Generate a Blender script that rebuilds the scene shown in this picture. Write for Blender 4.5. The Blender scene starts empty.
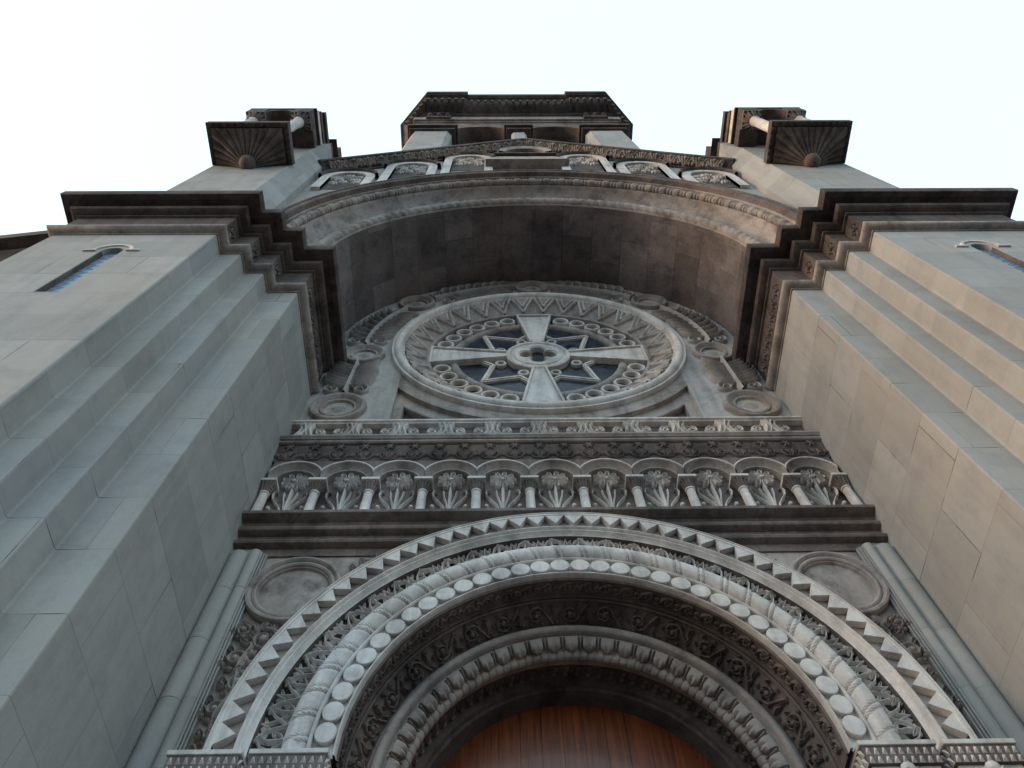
import bpy, math, random
from math import sin, cos, pi, radians, sqrt, atan2, hypot
random.seed(7)
C = bpy.context.scene.collection
S0 = bpy.context.scene

# ---------------------------------------------------------------- camera
F = 763.858
CAM = (-.829, -6.547, 1.6)
t_, w_, r_ = radians(64.013), radians(1.877), radians(-2.107)
from mathutils import Vector, Matrix
fwd = Vector((sin(w_)*cos(t_), cos(w_)*cos(t_), sin(t_)))
rt = Vector((cos(w_), -sin(w_), 0)); up = rt.cross(fwd)
Rv = cos(r_)*rt + sin(r_)*up; Uv = -sin(r_)*rt + cos(r_)*up
cd = bpy.data.cameras.new('camera'); cam = bpy.data.objects.new('camera', cd); C.objects.link(cam)
M = Matrix((Rv, Uv, -fwd)).transposed().to_4x4(); M.translation = CAM
cam.matrix_world = M
cd.sensor_width = 36; cd.lens = F*36/1024; cd.clip_end = 6000; cd.clip_start = .05
S0.camera = cam

# ---------------------------------------------------------------- light
SUN_EL, SUN_AZ = radians(20), radians(263)      # azimuth clockwise from +Y (north): the sun stands low to the left
wd = bpy.data.worlds.new('World'); S0.world = wd; wd.use_nodes = True
nt = wd.node_tree; sky = nt.nodes.new('ShaderNodeTexSky'); sky.sky_type = 'NISHITA'; sky.sun_disc = False
sky.sun_elevation = SUN_EL; sky.sun_rotation = SUN_AZ; sky.air_density = 1.0; sky.dust_density = 4; sky.ozone_density = 1.0
bg = nt.nodes['Background']; bg.inputs[1].default_value = .15
hz = nt.nodes.new('ShaderNodeMix'); hz.data_type = 'RGBA'; hz.inputs[0].default_value = .88; hz.inputs[7].default_value = (2.66, 3.42, 3.75, 1)   # thin bright overcast veil
nt.links.new(sky.outputs[0], hz.inputs[6]); nt.links.new(hz.outputs[2], bg.inputs[0])
sl = bpy.data.lights.new('sun', 'SUN'); sun = bpy.data.objects.new('sun', sl); C.objects.link(sun)
sl.energy = 1.3; sl.angle = radians(42); sl.color = (1, .64, .37)
sd = Vector((sin(SUN_AZ)*cos(SUN_EL), cos(SUN_AZ)*cos(SUN_EL), sin(SUN_EL)))
sun.rotation_euler = sd.to_track_quat('Z', 'Y').to_euler()
vs = S0.view_settings; vs.view_transform = 'Standard'; vs.look = 'None'; vs.gamma = 1; vs.exposure = 1.38
try: vs.use_curve_mapping = False
except Exception: pass

# ---------------------------------------------------------------- materials
def mat(name, base, var=.25, rough=.85, blocks=None, uvblocks=None, streak=.25, bump=.25, spec=.25, dirt=None, dirt_amt=0.0, fine=14, tint=.55, bvar=.13, mortar=.72, jb=.7):
    m = bpy.data.materials.new(name); m.use_nodes = True; t = m.node_tree; N = t.nodes; L = t.links
    b = N['Principled BSDF']; b.inputs['Roughness'].default_value = rough
    b.inputs['Specular IOR Level'].default_value = spec
    geo = N.new('ShaderNodeNewGeometry')
    def noise(scale, detail=5, vec=None, rgh=.6):
        n = N.new('ShaderNodeTexNoise'); n.inputs['Scale'].default_value = scale; n.inputs['Detail'].default_value = detail
        n.inputs['Roughness'].default_value = rgh
        L.new(vec or geo.outputs['Position'], n.inputs['Vector']); return n.outputs['Fac']
    def mapr(v, a, b_, c, d):
        n = N.new('ShaderNodeMapRange'); n.inputs[1].default_value = a; n.inputs[2].default_value = b_
        n.inputs[3].default_value = c; n.inputs[4].default_value = d; L.new(v, n.inputs[0]); return n.outputs[0]
    def mul(a, b_):
        n = N.new('ShaderNodeMath'); n.operation = 'MULTIPLY'; L.new(a, n.inputs[0])
        if isinstance(b_, float): n.inputs[1].default_value = b_
        else: L.new(b_, n.inputs[1])
        return n.outputs[0]
    f = mul(mapr(noise(.9, 6), .3, .7, 1-var, 1+var*.7), mapr(noise(fine, 4), .3, .7, 1-var*.45, 1+var*.35))
    mp = N.new('ShaderNodeMapping'); mp.inputs['Scale'].default_value = (3.2, 3.2, .35); L.new(geo.outputs['Position'], mp.inputs['Vector'])
    f = mul(f, mapr(noise(1.3, 5, mp.outputs[0]), .45, .75, 1.0, 1-streak))
    height = noise(38, 6)
    hb = None
    if blocks or uvblocks:
        br = N.new('ShaderNodeTexBrick')
        bw, bh, off = blocks or uvblocks
        if blocks:
            sp = N.new('ShaderNodeSeparateXYZ'); L.new(geo.outputs['Position'], sp.inputs[0])
            ad = N.new('ShaderNodeMath'); ad.operation = 'ADD'; L.new(sp.outputs[0], ad.inputs[0]); L.new(sp.outputs[1], ad.inputs[1])
            zz = N.new('ShaderNodeMath'); zz.operation = 'ADD'; L.new(sp.outputs[2], zz.inputs[0]); zz.inputs[1].default_value = off
            cb = N.new('ShaderNodeCombineXYZ'); L.new(ad.outputs[0], cb.inputs[0]); L.new(zz.outputs[0], cb.inputs[1]); vec = cb.outputs[0]
        else:
            uv = N.new('ShaderNodeUVMap'); uv.uv_map = 'UVMap'; vec = uv.outputs[0]
        L.new(vec, br.inputs['Vector'])
        br.inputs['Scale'].default_value = 1; br.inputs['Brick Width'].default_value = bw; br.inputs['Row Height'].default_value = bh
        br.inputs['Mortar Size'].default_value = .006; br.inputs['Mortar Smooth'].default_value = .3
        br.inputs['Color1'].default_value = (1-bvar, 1-bvar, 1-bvar, 1); br.inputs['Color2'].default_value = (1+bvar*.7, 1+bvar*.7, 1+bvar*.7, 1)
        br.inputs['Mortar'].default_value = (mortar, mortar, mortar, 1)
        cv = N.new('ShaderNodeSeparateColor'); L.new(br.outputs['Color'], cv.inputs[0])
        f = mul(f, cv.outputs[0]); hb = br.outputs['Fac']
        op = mul(hb, mapr(noise(.8, 3), .54, .60, 0, .65)); iv = N.new('ShaderNodeMath'); iv.operation = 'SUBTRACT'; iv.inputs[0].default_value = 1; L.new(op, iv.inputs[1]); f = mul(f, iv.outputs[0])   # joints that have opened
    mx = N.new('ShaderNodeMix'); mx.data_type = 'RGBA'; mx.blend_type = 'MULTIPLY'; mx.inputs[0].default_value = 1
    c0 = N.new('ShaderNodeMix'); c0.data_type = 'RGBA'
    warm = (base[0]*(1+.09*tint), base[1]*(1-.01*tint), base[2]*(1-.13*tint), 1); cool = (base[0]*(1-.07*tint), base[1]*1.0, base[2]*(1+.08*tint), 1)
    L.new(mapr(noise(.55, 4), .35, .65, 0, 1), c0.inputs[0]); c0.inputs[6].default_value = warm; c0.inputs[7].default_value = cool
    cc = N.new('ShaderNodeCombineColor'); [L.new(f, cc.inputs[i]) for i in range(3)]
    L.new(c0.outputs[2], mx.inputs[6]); L.new(cc.outputs[0], mx.inputs[7])
    out = mx.outputs[2]
    if dirt:
        dm = N.new('ShaderNodeMix'); dm.data_type = 'RGBA'; dm.inputs[7].default_value = (*dirt, 1)
        L.new(out, dm.inputs[6]); L.new(mapr(noise(2.2, 8, rgh=.7), .5, .68, 0, dirt_amt), dm.inputs[0]); out = dm.outputs[2]
    L.new(out, b.inputs['Base Color'])
    bp = N.new('ShaderNodeBump'); bp.inputs['Strength'].default_value = bump; bp.inputs['Distance'].default_value = .01
    L.new(height, bp.inputs['Height']); last = bp.outputs[0]
    if hb:
        b2 = N.new('ShaderNodeBump'); b2.inputs['Strength'].default_value = jb; b2.inputs['Distance'].default_value = .012; b2.invert = True
        L.new(hb, b2.inputs['Height']); L.new(last, b2.inputs['Normal']); last = b2.outputs[0]
    L.new(last, b.inputs['Normal'])
    return m
ASH = mat('ashlar_stone', (.365, .36, .352), .06, blocks=(1.35, .86, .27), streak=.13, dirt=(.12, .12, .12), dirt_amt=.2, tint=.3, bvar=.12, mortar=.86, jb=.55)
LITE = mat('clean_carved_stone', (.68, .64, .62), .2, streak=.45, dirt=(.2, .17, .155), dirt_amt=.45, tint=.5, bump=.4)
MID = mat('weathered_and_shade_carved_stone', (.37, .328, .31), .25, streak=.4, dirt=(.085, .07, .065), dirt_amt=.75, tint=.6, bump=.4)
DARK = mat('soot_and_shade_stone', (.135, .11, .105), .45, blocks=(1.27, 60, 0), streak=.5, dirt=(.03, .024, .024), dirt_amt=.7, tint=.7, bvar=.15, bump=.4)  # soot on cornices; painted-in shade on recess floors and behind reliefs
BROWN = mat('brown_stain_and_shade_stone', (.19, .155, .145), .45, blocks=(1.1, 60, 0), streak=.4, dirt=(.05, .04, .038), dirt_amt=.75, tint=.7, bvar=.12, bump=.4)  # stained stone; also paints shade into hollows and panels behind carving
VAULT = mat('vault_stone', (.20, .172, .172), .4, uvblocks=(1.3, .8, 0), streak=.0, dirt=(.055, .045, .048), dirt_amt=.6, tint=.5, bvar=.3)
GROUND = mat('plaza_paving', (.075, .073, .07), .2, blocks=None, streak=0)
WALLM = mat('plain_recess_stone', (.46, .44, .43), .18, streak=.35, dirt=(.12, .10, .09), dirt_amt=.5, tint=.5)
def simple(name, col, rough, metal=0, spec=.5, coat=0):
    m = bpy.data.materials.new(name); m.use_nodes = True; b = m.node_tree.nodes['Principled BSDF']
    b.inputs['Base Color'].default_value = (*col, 1); b.inputs['Roughness'].default_value = rough; b.inputs['Metallic'].default_value = metal
    b.inputs['Specular IOR Level'].default_value = spec; b.inputs['Coat Weight'].default_value = coat; return m
def glassmat(name, c1, c2, scale, rough, spec=.5):
    m = simple(name, c1, rough, spec=spec); t = m.node_tree; N = t.nodes; L = t.links
    g = N.new('ShaderNodeNewGeometry'); v = N.new('ShaderNodeTexVoronoi'); v.inputs['Scale'].default_value = scale; L.new(g.outputs['Position'], v.inputs['Vector'])
    n = N.new('ShaderNodeMix'); n.data_type = 'RGBA'; n.inputs[6].default_value = (*c1, 1); n.inputs[7].default_value = (*c2, 1)
    sp = N.new('ShaderNodeSeparateColor'); L.new(v.outputs['Color'], sp.inputs[0]); L.new(sp.outputs[0], n.inputs[0]); L.new(n.outputs[2], N['Principled BSDF'].inputs['Base Color'])
    return m
GLASS = glassmat('stained_glass', (.014, .019, .032), (.05, .062, .085), 5, .22, .3)
SLIT = glassmat('leaded_window_glass', (.10, .20, .36), (.24, .38, .55), 8, .3, .4)
LEAD = simple('lead_came', (.42, .46, .5), .5)
def woodmat():
    m = simple('varnished_door_wood', (.2, .05, .02), .3, spec=.5, coat=.35); t = m.node_tree; N = t.nodes; L = t.links; b = N['Principled BSDF']
    g = N.new('ShaderNodeNewGeometry'); mp = N.new('ShaderNodeMapping'); mp.inputs['Scale'].default_value = (22, 5, 1.0); L.new(g.outputs['Position'], mp.inputs[0])
    n = N.new('ShaderNodeTexNoise'); n.inputs['Scale'].default_value = 1.3; n.inputs['Detail'].default_value = 8; n.inputs['Roughness'].default_value = .65; L.new(mp.outputs[0], n.inputs['Vector'])
    r = N.new('ShaderNodeValToRGB'); r.color_ramp.elements[0].position = .32; r.color_ramp.elements[0].color = (.085, .02, .008, 1)
    r.color_ramp.elements[1].position = .72; r.color_ramp.elements[1].color = (.27, .07, .022, 1); L.new(n.outputs['Fac'], r.inputs[0]); L.new(r.outputs[0], b.inputs['Base Color'])
    bp = N.new('ShaderNodeBump'); bp.inputs['Strength'].default_value = .25; bp.inputs['Distance'].default_value = .004; L.new(n.outputs['Fac'], bp.inputs['Height']); L.new(bp.outputs[0], b.inputs['Normal'])
    b.inputs['Coat Roughness'].default_value = .12
    return m
WOOD = woodmat()

# ---------------------------------------------------------------- mesh helpers
class MB:
    def __init__(s): s.v = []; s.f = []; s.uv = {}
    def add(s, vs, fs):
        o = len(s.v); s.v += [tuple(p) for p in vs]; s.f += [tuple(i+o for i in f) for f in fs]; return o
    def grid(s, rows, closed_u=False, closed_v=False, uvs=None):
        n, m = len(rows), len(rows[0]); fs = []
        for i in range(n if closed_u else n-1):
            for j in range(m if closed_v else m-1):
                a = i*m+j; b = i*m+(j+1) % m; c = ((i+1) % n)*m+(j+1) % m; d = ((i+1) % n)*m+j; fs.append((a, b, c, d))
        o = s.add([p for r in rows for p in r], fs)
        if uvs:
            for k, u in enumerate([p for r in uvs for p in r]): s.uv[o+k] = u
    def box(s, x0, x1, y0, y1, z0, z1):
        x0, x1 = min(x0, x1), max(x0, x1)
        s.add([(x0,y0,z0),(x1,y0,z0),(x1,y1,z0),(x0,y1,z0),(x0,y0,z1),(x1,y0,z1),(x1,y1,z1),(x0,y1,z1)],
              [(0,3,2,1),(4,5,6,7),(0,1,5,4),(1,2,6,5),(2,3,7,6),(3,0,4,7)])
    def prism(s, poly, z0, z1, ztop=None):
        n = len(poly)
        s.add([(x,y,z0) for x,y in poly]+[(x,y,z1) for x,y in poly],
              [tuple(range(n-1,-1,-1)), tuple(range(n,2*n))]+[(i,(i+1)%n,(i+1)%n+n,i+n) for i in range(n)])
    def plate(s, poly, y0, y1):      # polygon (x,z) extruded from y0 (front) to y1
        n = len(poly)
        s.add([(x,y0,z) for x,z in poly]+[(x,y1,z) for x,z in poly],
              [tuple(range(n)), tuple(range(2*n-1,n-1,-1))]+[((i+1)%n,i,i+n,(i+1)%n+n) for i in range(n)])
    def lathe(s, cx, cy, prof, n=20, axis='z', cz=0):
        rows = []
        for k in range(n):
            a = 2*pi*k/n
            if axis == 'z': rows.append([(cx+r*cos(a), cy+r*sin(a), z) for r, z in prof])
            else: rows.append([(cx+r*cos(a), y, cz+r*sin(a)) for r, y in prof])
        s.grid(rows, closed_u=True)
    def build(s, name, m, parent=None, bevel=0, smooth=38, label=None):
        me = bpy.data.meshes.new(name); me.from_pydata(s.v, [], s.f); me.materials.append(m)
        if s.uv:
            l = me.uv_layers.new(name='UVMap')
            for lp in me.loops: l.data[lp.index].uv = s.uv.get(lp.vertex_index, (0, 0))
        if smooth:
            for p in me.polygons: p.use_smooth = True
            me.set_sharp_from_angle(angle=radians(smooth))
        me.update()
        o = bpy.data.objects.new(name, me); C.objects.link(o)
        if parent is not None: o.parent = parent
        if bevel:
            b = o.modifiers.new('bevel', 'BEVEL'); b.width = bevel; b.segments = 2; b.limit_method = 'ANGLE'; b.angle_limit = radians(50)
        if label: o['label'] = label
        return o

def arcpath(R, zc, n, stilt=0, a0=0, a1=180, cx=0):
    """returns list of (dirx, dirz, oz, s): a point at radius r is (cx+dirx*r, zc+oz+dirz*r)"""
    out = []; s = 0
    if stilt:
        k = max(1, int(stilt/.12))
        for i in range(k): out.append((-1, 0, -stilt+stilt*i/k, stilt*i/k))
        s = stilt
    for i in range(n+1):
        a = radians(a1-(a1-a0)*i/n); out.append((cos(a), sin(a), 0, s+abs(radians(a1-a0))*R*i/n))
    if stilt:
        e = out[-1][3]
        for i in range(1, k+1): out.append((1, 0, -stilt*i/k, e+stilt*i/k))
    return out
def arcsweep(mb, prof, zc, n=96, stilt=0, a0=0, a1=180, cx=0, uv=False, closed=False):
    R = prof[0][0]; pa = arcpath(R, zc, n, stilt, a0, a1, cx); rows = []; uvs = []
    ln = [0]
    for i in range(1, len(prof)): ln.append(ln[-1]+hypot(prof[i][0]-prof[i-1][0], prof[i][1]-prof[i-1][1]))
    for dx, dz, oz, s in pa:
        rows.append([(cx+dx*r, y, zc+oz+dz*r) for r, y in prof]); uvs.append([(l, s) for l in ln])
    mb.grid(rows, closed_v=closed, uvs=uvs if uv else None)
def torus(mb, R, y, rad, zc, n, m=12, stilt=0, fn=None, a0=0, a1=180, cx=0, full=False):
    pa = arcpath(R, zc, n, stilt, a0, a1, cx); rows = []
    if full: pa = pa[:-1]
    for dx, dz, oz, s in pa:
        row = []
        for j in range(m):
            th = 2*pi*j/m; r = rad*(fn(s, th) if fn else 1)
            rr = R+r*cos(th); row.append((cx+dx*rr, y+r*sin(th), zc+oz+dz*rr))
        rows.append(row)
    mb.grid(rows, closed_v=True, closed_u=full)
def roundprof(R, y, r, n=8, t0=0, t1=360):
    return [(R+r*cos(radians(t0+(t1-t0)*i/n)), y+r*sin(radians(t0+(t1-t0)*i/n))) for i in range(n+1)]
def runsweep(mb, path, prof, sgn=1):
    """path (x,y) polyline; prof (p,z) with p outwards to the right of travel * sgn; mitred"""
    n = len(path); nr = []
    for i in range(n-1):
        dx, dy = path[i+1][0]-path[i][0], path[i+1][1]-path[i][1]; l = hypot(dx, dy); nr.append((sgn*dy/l, -sgn*dx/l))
    rows = []
    for i in range(n):
        if i == 0: m = nr[0]
        elif i == n-1: m = nr[-1]
        else:
            a, b = nr[i-1], nr[i]; mx, my = a[0]+b[0], a[1]+b[1]; k = 2/(mx*mx+my*my); m = (mx*k, my*k)
        rows.append([(path[i][0]+m[0]*p, path[i][1]+m[1]*p, z) for p, z in prof])
    mb.grid(rows)
def wallstrip(mb, xs, lo, hi, y):
    """front sheet between two curves"""
    for a, b in zip(xs[:-1], xs[1:]):
        mb.add([(a, y, lo(a)), (b, y, lo(b)), (b, y, hi(b)), (a, y, hi(a))], [(0, 1, 2, 3)])
# --- relief primitives on a mapped surface S(u,v,h)
def ridge(mb, S, pts, w, h, base=-.01):
    rows = []; n = len(pts)
    for i in range(n):
        a = pts[max(0, i-1)]; b = pts[min(n-1, i+1)]; dx, dy = b[0]-a[0], b[1]-a[1]; l = hypot(dx, dy) or 1
        nx, ny = -dy/l, dx/l; t = i/(n-1)
        wi = w(t) if callable(w) else w; hi = h(t) if callable(h) else h
        u, v = pts[i]
        rows.append([S(u+nx*wi*k, v+ny*wi*k, hh) for k, hh in ((-1, base), (-.72, hi*.7), (-.12, hi), (.12, hi), (.72, hi*.7), (1, base))])
    mb.grid(rows)
def groove_leaf(mb, S, pts, w, h, base=-.01):      # a leaf with a hollow midrib
    rows = []; n = len(pts)
    for i in range(n):
        a = pts[max(0, i-1)]; b = pts[min(n-1, i+1)]; dx, dy = b[0]-a[0], b[1]-a[1]; l = hypot(dx, dy) or 1
        nx, ny = -dy/l, dx/l; t = i/(n-1); wi = w(t) if callable(w) else w; hi = h(t) if callable(h) else h; u, v = pts[i]
        rows.append([S(u+nx*wi*k, v+ny*wi*k, hh) for k, hh in ((-1, base), (-.85, hi*.85), (-.5, hi), (0, max(base, hi*.3)), (.5, hi), (.85, hi*.85), (1, base))])
    mb.grid(rows)
def spiral(u, v, r0, a0, turns, d=1, n=18, r1=.15):
    return [(u+r0*(1-(1-r1)*i/n)*cos(a0+d*2*pi*turns*i/n), v+r0*(1-(1-r1)*i/n)*sin(a0+d*2*pi*turns*i/n)) for i in range(n+1)]
def arcpts(u, v, ang, ln, bend, n=7):
    pts = [(u, v)]; a = ang
    for i in range(n): u += ln/n*cos(a); v += ln/n*sin(a); a += bend/n; pts.append((u, v))
    return pts
def leaf(mb, S, u, v, ang, ln, wid, h, bend=.5, n=7, groove=True, base=-.01):
    f = groove_leaf if groove else ridge
    f(mb, S, arcpts(u, v, ang, ln, bend, n), lambda t: wid*(.25+sin(pi*min(1, t*.92+.08))*.8)*(1-.75*t*t*t), lambda t: h*(.55+.45*sin(pi*t)) if base < 0 else h-.03*t, base)
def dome(mb, S, u, v, r, h, n=12, base=-.01, rv=None):
    rv = rv or r; rows = []
    for k in range(n):
        a = 2*pi*k/n
        rows.append([S(u+r*q*cos(a), v+rv*q*sin(a), hh) for q, hh in ((1, base), (.98, h*.55), (.75, h*.86), (.4, h*.98), (.02, h))])
    mb.grid(rows, closed_u=True)
def ringr(mb, S, u, v, r, w, h, n=20, rv=None):
    rv = rv or r; rows = []
    for k in range(n):
        a = 2*pi*k/n; rows.append([S(u+(r+w*q)*cos(a), v+(rv+w*q)*sin(a), hh) for q, hh in ((1, -.01), (.75, h*.75), (0, h), (-.75, h*.75), (-1, -.01))])
    mb.grid(rows, closed_u=True)
def scroll(mb, S, u, v, r, d=1, a0=pi, w=.03, h=.05, turns=1.35, leaves=4):
    ridge(mb, S, spiral(u, v, r, a0, turns, d, 22), lambda t: w*(1-.45*t), lambda t: h*(.8+.4*t))
    dome(mb, S, u, v, r*.3, h*1.25, 10)
    for k in range(leaves):
        a = a0+d*(k+.5)*2*pi/leaves*.9; leaf(mb, S, u+r*.98*cos(a), v+r*.98*sin(a), a+d*.9, r*.55, r*.17, h*.9, d*1.2, 5)
def rosette(mb, S, u, v, r, h, n=10):
    for k in range(n):
        a = 2*pi*(k+random.uniform(-.06, .06))/n; w = pi/n*.78; lp = []
        for i in range(11):
            t = i/10*2*pi; q = .66-.34*cos(t); lp.append((u+r*q*cos(a+w*sin(t)*(.55+.45*q)), v+r*q*sin(a+w*sin(t)*(.55+.45*q))))
        ridge(mb, S, lp, r*.062, h)
    dome(mb, S, u, v, r*.2, h*1.25, 10); ringr(mb, S, u, v, r*.2, r*.05, h*1.3, 12)
def flat(y0, s=1): return lambda u, v, h: (s*u, y0-h, v)

# ---------------------------------------------------------------- setting
mb = MB(); mb.add([(-3000,-3000,0),(3000,-3000,0),(3000,3000,0),(-3000,3000,0)], [(0,1,2,3)])
g = mb.build('ground', GROUND, smooth=0); g['kind'] = 'structure'

church = bpy.data.objects.new('church', None); C.objects.link(church)
church['label'] = 'grey stone church facade with rose window, carved arched portal, flanking turrets and belfry'
church['category'] = 'church'

X0, X1, X2, X3 = 4.5, 5.054, 5.405, 5.772; Y0, Y1, Y2, Y3 = -1.98, -2.349, -2.70, -3.056
XT = 8.6; ZC = 14.80; ZS = 17.17; ZR = 17.2; ZP = 6.53

# ---------------------------------------------------------------- piers, cornices, slits
SLX0, SLX1, SLZ0, SLZ1 = 6.97, 7.32, 11.8, 13.82
for s in (-1, 1):
    mb = MB()
    pts = [(X0, .5), (X0, Y0), (X1, Y0), (X1, Y1), (X2, Y1), (X2, Y2), (X3, Y2), (X3, Y3)]
    pts.append((SLX0-.25, Y3)); pm = MB(); pm.grid([[(s*x, y, 0), (s*x, y, 16.3)] for x, y in pts])
    zt = 16.3; xc = (SLX0+SLX1)/2; R = (SLX1-SLX0)/2
    pc = pm
    def q(x0, x1, z0, z1): mb.add([(s*x0,Y3,z0),(s*x1,Y3,z0),(s*x1,Y3,z1),(s*x0,Y3,z1)], [(0,1,2,3)])
    q(SLX0-.25, SLX0, 0, zt); q(SLX1, XT, 0, zt); q(SLX0, SLX1, 0, SLZ0)
    k = 12
    for i in range(k):
        a, b = pi-pi*i/k, pi-pi*(i+1)/k; xa, xb = xc+R*cos(a), xc+R*cos(b)
        mb.add([(s*xa,Y3,SLZ1+R*sin(a)),(s*xb,Y3,SLZ1+R*sin(b)),(s*xb,Y3,zt),(s*xa,Y3,zt)], [(0,1,2,3)])
        mb.add([(s*xa,Y3,SLZ1+R*sin(a)),(s*xb,Y3,SLZ1+R*sin(b)),(s*xb,Y3+.12,SLZ1+R*sin(b)),(s*xa,Y3+.12,SLZ1+R*sin(a))], [(0,1,2,3)])
    for x in (SLX0, SLX1): mb.add([(s*x,Y3,SLZ0),(s*x,Y3+.12,SLZ0),(s*x,Y3+.12,SLZ1),(s*x,Y3,SLZ1)], [(0,1,2,3)])
    mb.add([(s*SLX0,Y3,SLZ0),(s*SLX1,Y3,SLZ0),(s*SLX1,Y3+.12,SLZ0),(s*SLX0,Y3+.12,SLZ0)], [(0,1,2,3)])
    mb.add([(s*XT,Y3,0),(s*XT,5,0),(s*XT,5,zt),(s*XT,Y3,zt)], [(0,1,2,3)])
    pier = mb.build('pier', ASH, church, smooth=0)
    pm.build('stepped_corner', ASH, pier, smooth=0, bevel=.022)
    # slit window
    mb = MB(); mb.box(s*(SLX0-.02), s*(SLX1+.02), Y3+.09, Y3+.12, SLZ0-.02, SLZ1+R)
    sw = mb.build('slit_window', SLIT, church, smooth=0, label='narrow round-headed leaded window in pale stone wall')
    mb = MB(); S = flat(Y3+.09, s)
    for i in range(12):
        z = SLZ0+i*.175
        for d in (0, 1):
            a = [(SLX0+.01, z), (SLX1-.01, z+.175)] if d else [(SLX1-.01, z), (SLX0+.01, z+.175)]
            ridge(mb, S, a, .006, .008)
    mb.build('lead_lattice', LEAD, sw)
    mb = MB(); arcsweep(mb, [(R+.10, Y3), (R+.10, Y3-.02), (R+.15, Y3-.025), (R+.16, Y3)], SLZ1, 16, cx=s*xc)
    for d in (-1, 1): mb.box(s*xc+d*(R+.07), s*xc+d*(R+.28), Y3-.03, Y3+.01, SLZ1-.03, SLZ1+.012)
    mb.build('hood_mould', LITE, sw)
    mb = MB()
    for d in (-1, 1): mb.box(s*xc+d*(R+.001), s*xc+d*(R-.012), Y3+.01, Y3+.09, SLZ0, SLZ1)
    mb.build('reveal', BROWN, sw)
    # entablature round the stepped pier
    path = [(s*X0, 0.08), (s*X0, Y0), (s*X1, Y0), (s*X1, Y1), (s*X2, Y1), (s*X2, Y2), (s*X3, Y2), (s*X3, Y3), (s*(XT), Y3), (s*XT, -.6)]
    # right side travels with outward normal on the other hand
    sg = 1 if s == 1 else -1
    low = [(0, ZC), (.02, ZC), (.02, ZC+.04), (.075, ZC+.05), (.125, ZC+.085), (.15, ZC+.14), (.13, ZC+.20), (.09, ZC+.235), (.04, ZC+.25), (.045, ZC+.30)]
    fr = [(.045, ZC+.30), (.045, 15.80), (.09, 15.82)]
    top = [(.09, 15.82), (.095, 15.86), (.15, 15.87), (.21, 15.91), (.235, 15.97), (.225, 16.03), (.19, 16.06), (.19, 16.14), (.30, 16.145), (.31, 16.12), (.43, 16.10), (.445, 16.13), (.445, 16.33), (.40, 16.36), (0, 16.42)]
    mb = MB(); runsweep(mb, path, top, sg)
    cor = mb.build('cornice', DARK, church, smooth=30)
    mb = MB(); runsweep(mb, path, fr, sg); mb.build('frieze', DARK, cor, smooth=30)
    mb = MB(); runsweep(mb, path, low, sg); mb.build('torus_moulding', MID, cor, smooth=50)
    # small carved knots on the frieze
    knots = [(X0, -1.75+i*.27) for i in range(7)]+[(X1, (Y0+Y1)/2-.04), (X2, (Y1+Y2)/2-.04), (X3, (Y2+Y3)/2-.04)]
    for xx, yy in knots:
        mb = MB(); Sx = lambda u, v, h, s=s, xx=xx: (s*(xx-.045-h), u, v)
        scroll(mb, Sx, yy, 15.45, .10, 1, 0, .022, .035, 1.1, 5); leaf(mb, Sx, yy, 15.35, -1.5, .2, .035, .035, .5)
        mb.build('carved_knot', BROWN, cor)
    # wing wall
    mb = MB(); wp = [(s*XT, -2.45), (s*13.5, -1.95), (s*30, -.5)]
    for a, b in zip(wp[:-1], wp[1:]): mb.add([(*a,0),(*b,0),(*b,16.1),(*a,16.1)], [(0,1,2,3)])
    ww = mb.build('wing_wall', ASH, church, smooth=0)
    mb = MB(); runsweep(mb, wp, [(p, z-.12) for p, z in [(0,14.9),(.06,14.95),(.1,15.1),(.03,15.25),(.03,15.5),(.12,15.8),(.2,15.9),(.2,16.05),(.42,16.06),(.43,16.3),(0,16.4)]], sg)
    mb.build('cornice', DARK, ww, smooth=30)

# ---------------------------------------------------------------- church body behind
mb = MB(); mb.box(-8.5, 8.5, 3.0, 45, 0, 15.5)
mb.add([(-8.5,3,15.5),(8.5,3,15.5),(0,3,22),(-8.5,45,15.5),(8.5,45,15.5),(0,45,22)], [(0,1,2),(0,2,5,3),(1,4,5,2),(3,5,4)])
mb.build('nave', ASH, church, smooth=0)

# ---------------------------------------------------------------- rose wall
YW = .10
mb = MB()
xs = [-4.55+9.1*i/120 for i in range(121)]; xs = sorted(set([round(x, 4) for x in xs if abs(abs(x)-2.86) > .01]+[-2.861, -2.859, 2.859, 2.861, -3.3, 3.3]))
lo = lambda x: 13.2 if abs(x) >= 2.86 else ZR+sqrt(max(0, 3.19**2-x*x))
hi = lambda x: ZS+sqrt(max(0, 4.56**2-x*x))
wallstrip(mb, xs, lo, hi, YW)
for sx in (-1, 1): mb.add([(sx*2.86,YW,13.2),(sx*2.86,.4,13.2),(sx*2.86,.4,17.2),(sx*2.86,YW,17.2)], [(0,1,2,3)])
rw = mb.build('rose_wall', WALLM, church, smooth=0)
# wall behind everything
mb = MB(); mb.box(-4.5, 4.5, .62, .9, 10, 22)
mb.build('backing_wall', DARK, rw, smooth=0)
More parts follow.
